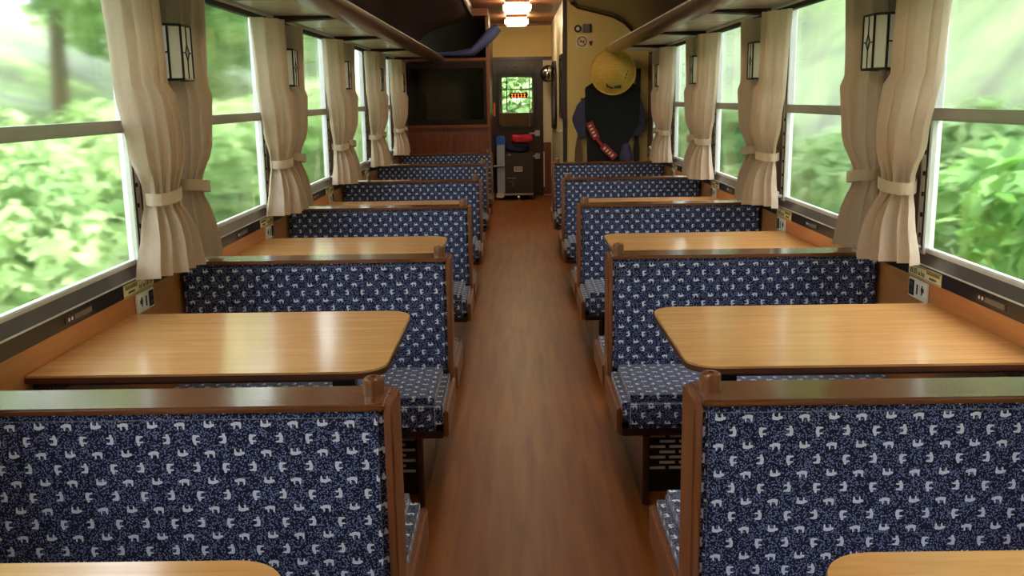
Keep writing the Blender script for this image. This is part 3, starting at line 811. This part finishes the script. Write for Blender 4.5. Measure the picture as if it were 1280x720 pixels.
# coat: body and two sleeves, one hanging garment
t = empty('boatman_coat', (.94, YR, .55), 'black boatman coat with slate sleeves hung on the cream partition', 'coat')
def sheet(pts, y0, y1, bulge=.0, seed=0):
    bm = prism(BM(), pts, 'y', y0, y1)
    bmesh.ops.bevel(bm, geom=list(bm.edges), offset=.008, segments=2, affect='EDGES'); return bm
obj('coat_body', sheet([(.66, 1.46), (.75, 1.52), (1.10, 1.52), (1.21, 1.45), (1.20, 1.10), (1.10, .95), (1.02, .75), (1.00, .50), (.68, .50), (.68, 1.0)], hc+.02, hc+.075), 'coat', t)
obj('sleeve', sheet([(.67, 1.38), (.67, .98), (.61, .96), (.545, 1.10), (.53, 1.16), (.585, 1.30)], hc+.035, hc+.08), 'sleeve', t)
obj('sleeve', sheet([(1.20, 1.40), (1.255, 1.22), (1.275, 1.12), (1.22, .98), (1.06, .98), (1.08, 1.10), (1.19, 1.2)], hc+.030, hc+.07), 'sleeve', t)
obj('tied_bundle', lathe(BM(), [(.015, -.13), (.055, -.10), (.068, -.03), (.055, .05), (.035, .12), (.015, .13)], (1.07, hc+.02, .78), 'z', 16), 'sleeve', t)
bm = BM()
t = empty('red_sash', (.8, hs, .9), 'narrow red sash with pale lettering slung across the black coat', 'sash')
def band(x0, z0, x1, z1, w, ya):
    d = Vector((x1-x0, 0, z1-z0)).normalized(); n = Vector((-d.z, 0, d.x))*w
    b_ = BM(); p0, p1 = Vector((x0, ya, z0)), Vector((x1, ya, z1)); ps_ = [p0+n, p1+n, p1-n, p0-n]
    va = [b_.verts.new(p) for p in ps_]; vb = [b_.verts.new(p+Vector((0, .018, 0))) for p in ps_]
    b_.faces.new(va); b_.faces.new(vb[::-1])
    for q in range(4): b_.faces.new((va[q], va[(q+1) % 4], vb[(q+1) % 4], vb[q]))
    return b_
for nm, a in (('upper_length', (.695, 1.12, .775, .96)), ('lower_length', (.83, .89, .96, .77))):
    sp_ = obj(nm, band(*a, .036, hs+.002), 'red', t)
    bl = BM(); dx, dz = a[2]-a[0], a[3]-a[1]; L = math.hypot(dx, dz)
    for q in range(4):
        f = .15+q*.2; cxq, czq = a[0]+dx*f-dz/L*-.006, a[1]+dz*f
        bq = band(cxq, czq, cxq+dx/L*.018, czq+dz/L*.018, .016, hs-.001)
        tmp = bpy.data.meshes.new('lettering'); bq.to_mesh(tmp); bq.free(); bl.from_mesh(tmp); bpy.data.meshes.remove(tmp)
    tag(obj('lettering', bl, 'label', sp_, smooth=0), kind='stuff')
obj('knot', band(.772, .965, .835, .885, .014, hs+.003), 'red', t)
# two oars leaning on the partition
t = empty('wooden_oar', (.60, YR-.03, 0), 'brown wooden oar with flat blade left of the black coat', 'oar', 'oars')
obj('blade', prism(BM(), [(.585, .98), (.565, .86), (.555, .70), (.565, .55), (.60, .52), (.635, .55), (.64, .72), (.625, .88), (.615, .98)], 'y', YR-.045, YR-.025), 'oar', t)
obj('shaft', tube(BM(), [(.60, YR-.035, .95), (.64, YR-.03, 1.36)], .017), 'oar', t)
obj('stump', tube(BM(), [(.60, YR-.035, 0), (.60, YR-.035, .54)], .020), 'oar', t)
t = empty('wooden_oar', (1.185, YR-.03, 0), 'dark wooden oar standing right of the black coat', 'oar', 'oars')
obj('blade', prism(BM(), [(1.15, 0), (1.22, 0), (1.215, .85), (1.20, .98), (1.17, .98), (1.155, .85)], 'y', YR-.05, YR-.025), 'oardark', t)
obj('shaft', tube(BM(), [(1.185, YR-.035, .96), (1.20, YR-.03, 1.64)], .022), 'oardark', t)

# signs on the cream partition
t = empty('wall_dial', (.60, YR, 2.02), 'small round black dial with white centre high on the cream partition', 'dial')
obj('rim', lathe(BM(), [(.012, 0), (.036, 0), (.036, -.02), (.012, -.02)], (.595, YR, 2.035), 'y', 20, True), 'black', t)
obj('face', lathe(BM(), [(.001, -.0), (.018, -.0), (.018, -.022), (.001, -.024)], (.595, YR, 2.035), 'y', 16), 'white', t)
t = empty('notice_plate', (.69, YR, 2.02), 'small square grey plate beside the round dial', 'plate')
obj('plate', bx(.645, .73, YR-.012, YR, 1.995, 2.08, .003), 'grey', t)
obj('dark_edge', bx(.712, .731, YR-.0135, YR-.011, 1.997, 2.078), 'ink', t)
t = empty('no_smoking_sign', (.635, YR, 1.9), 'round no smoking sticker on the cream partition', 'sign')
obj('sheet', bx(.575, .70, YR-.003, YR, 1.85, 1.975), 'cream2', t)
obj('ring', lathe(BM(), [(.040, -.003), (.049, -.003), (.049, -.005), (.040, -.005)], (.637, YR, 1.912), 'y', 24, True), 'red', t)
bm = BM(); box(bm, .612, .662, YR-.0045, YR-.003, 1.906, 1.915); box(bm, .655, .662, YR-.0045, YR-.003, 1.915, 1.93)
obj('cigarette', bm, 'ink', t)
obj('slash', band(.603, 1.945, .671, 1.879, .004, YR-.006), 'red', t)
t = empty('small_sticker', (.72, YR, 1.88), 'tiny dark triangular sticker beside the no smoking sign', 'sticker')
obj('mark', prism(BM(), [(.705, 1.91), (.745, 1.918), (.735, 1.872), (.722, 1.868)], 'y', YR-.003, YR), 'ink', t)

# ================================================================== OUTSIDE
def bank_z(s, x, y=20):
    return min(-1.0+max(0, x-2.2)*(.46 if s < 0 else 1.1), 4.0 if s < 0 else 7.0)  # right bank steepened to block sky light, left kept low to admit more
def ground(name, s, lab):
    nx_, ny_ = 40, 80; xs = np.linspace(1.75, 16, nx_); ys = np.linspace(-14, 70, ny_)
    vv = []
    for y in ys:
        for x in xs:
            h = bank_z(s, x, y)+.12*math.sin(y*.9+x*1.3)+.1*math.sin(y*.37+x*2.1)
            vv.append((s*x, y, h))
    ff = [(j*nx_+i, j*nx_+i+1, (j+1)*nx_+i+1, (j+1)*nx_+i) for j in range(ny_-1) for i in range(nx_-1)]
    me = bpy.data.meshes.new(name); me.from_pydata(vv, [], ff); me.materials.append(MAT['earth']); me.polygons.foreach_set('use_smooth', [True]*len(ff))
    o = bpy.data.objects.new(name, me); COL.objects.link(o); tag(o, lab, 'bank', kind='structure')
ground('ground_left', -1, 'mossy green bank rising outside the left windows')
ground('ground_right', 1, 'mossy green bank rising outside the right windows')
def leaf_cloud(name, blobs, n, size, mat, parent, seed):
    """leaves scattered through the outer shell of several rounded clumps"""
    g = np.random.default_rng(seed); cs = []; ns = []
    vol = np.array([b[3]**2 for b in blobs]); cnt = (n*vol/vol.sum()).astype(int)
    for (x, y, z, r), q in zip(blobs, cnt):
        d = g.normal(size=(q, 3)); d /= np.linalg.norm(d, axis=1)[:, None]
        rad = r*(.62+.45*g.random(q)**.6)
        cs.append(np.array([x, y, z])+d*rad[:, None]*np.array([1, 1, .85])); ns.append(d)
    c = np.concatenate(cs); d = np.concatenate(ns); m = len(c)
    nrm = d+g.normal(size=(m, 3))*.6+np.array([0, 0, .5]); nrm /= np.linalg.norm(nrm, axis=1)[:, None]
    t = np.cross(nrm, g.normal(size=(m, 3))); t /= np.linalg.norm(t, axis=1)[:, None]; b = np.cross(nrm, t)
    sz = size*(.6+.8*g.random(m))[:, None]
    off = np.array(parent.location)
    v = np.stack([c-t*sz, c-b*sz*.5+nrm*sz*.1, c+t*sz, c+b*sz*.5+nrm*sz*.1], 1).reshape(-1, 3)-off
    f = np.arange(m*4).reshape(-1, 4)
    me = bpy.data.meshes.new(name); me.vertices.add(m*4); me.vertices.foreach_set('co', v.ravel()); me.loops.add(m*4); me.loops.foreach_set('vertex_index', f.ravel())
    me.polygons.add(m); me.polygons.foreach_set('loop_start', np.arange(0, m*4, 4)); me.update(); me.validate()
    me.materials.append(MAT[mat]); o = bpy.data.objects.new(name, me); COL.objects.link(o); o.parent = parent; return o
def tree(s, x, y, h, r, mat, seed, lab, grp):
    g = random.Random(seed); z0 = bank_z(s, x, y)-.1
    t = empty('leafy_tree', (s*x, y, z0), lab, 'tree', grp)
    top = (s*x+g.uniform(-.2, .2), y+g.uniform(-.3, .3), z0+h*.75)
    obj('trunk', tube(BM(), [(s*x, y, z0-.2), (s*x+.05, y+.05, z0+h*.4), top], [.13, .10, .05], 9), 'bark', t)
    bl = [(top[0]+g.uniform(-.6, .6)*r, top[1]+g.uniform(-.7, .7)*r, z0+h*g.uniform(.42, .95), r*g.uniform(.45, .7)) for _ in range(8)]
    leaf_cloud('crown', bl, 7000, .11, mat, t, seed)
def shrub(s, x, y, r, mat, seed, lab, grp):
    g = random.Random(seed); z0 = bank_z(s, x, y)-.05
    t = empty('leafy_shrub', (s*x, y, z0), lab, 'shrub', grp)
    bm = BM()
    for q in range(5): tube(bm, [(s*x, y, z0-.1), (s*x+g.uniform(-.5, .5)*r, y+g.uniform(-.6, .6)*r, z0+r*g.uniform(.8, 1.3))], [.03, .012], 6)
    obj('stems', bm, 'bark', t)
    bl = [(s*x+g.uniform(-.6, .6)*r, y+g.uniform(-.9, .9)*r, z0+r*g.uniform(.45, 1.15), r*g.uniform(.4, .62)) for _ in range(7)]
    leaf_cloud('foliage', bl, 4200, .085, mat, t, seed)
RANK = {1: [''], 2: ['nearer ', 'farther '], 3: ['nearest ', 'middle ', 'farthest ']}
def plant(s, spots, build, what):
    byw = {}
    for sp_ in spots: byw.setdefault(min(6, max(1, int((sp_[1]*W/sp_[0]-M1)/PW)+1)), []).append(sp_)
    for k, lst in sorted(byw.items()):
        lst.sort(key=lambda a: a[1])
        for i, a in enumerate(lst):
            rk = RANK[len(lst)][i] if len(lst) in RANK else (ORD[i+1]+' ' if i+1 < 8 else 'distant ')
            build(a, '%s%s seen through the %s %s window' % (rk, what, ORD[k] if k < 6 else 'farthest', SIDE[s]))
for s in (-1, 1):
    q = random.Random(40+s)
    spots = []; y = 6.6; i = 0
    while y < 34:
        i += 1; spots.append((q.uniform(5.8, 7.6), y, i, q.uniform(4.0, 5.2), q.uniform(1.8, 2.2))); y += q.uniform(2.9, 3.6)
    plant(s, spots, lambda a, lab: tree(s, a[0], a[1], a[3], a[4], (('leaf_pale', 'leaf_pale', 'leaf_mid') if s < 0 else ('leaf_dark', 'leaf_dark', 'leaf_mid'))[a[2] % 3], 500+a[2]*7+s, lab, 'trees on the %s bank' % SIDE[s]), 'tall leafy tree')  # each side's brightness put into leaf colour: paler left, darker right
    spots = []; y = 4.6; i = 0
    while y < 26:
        i += 1; spots.append((q.uniform(3.5, 4.5) if s < 0 else q.uniform(2.6, 3.1), y, i, q.uniform(.9, 1.25) if s < 0 else q.uniform(.8, 1.05))); y += q.uniform(2.3, 2.9)
    plant(s, spots, lambda a, lab: shrub(s, a[0], a[1], a[3], (('leaf_pale', 'leaf_mid', 'leaf_pale') if s < 0 else ('leaf_pale', 'leaf_mid', 'leaf_pale'))[a[2] % 3], 900+a[2]*5+s, lab, 'shrubs on the %s bank' % SIDE[s]), 'low leafy shrub')
# greenery behind the next carriage's window
g_ = empty('leafy_tree', (.1, YN+3.2, -1), 'leafy tree seen through the end door and the next carriage window', 'tree')
obj('trunk', tube(BM(), [(.1, YN+3.2, -1), (.1, YN+3.2, 1.2)], [.12, .08], 8), 'bark', g_)
leaf_cloud('crown', [(.1+dx, YN+3.2+dy, z, r) for dx, dy, z, r in ((0, 0, 1.4, .9), (-.9, .3, 1.2, .8), (.9, .2, 1.5, .8), (-.3, .5, 2.1, .8), (.5, .5, .7, .8))], 4000, .1, 'leaf_pale', g_, 77)
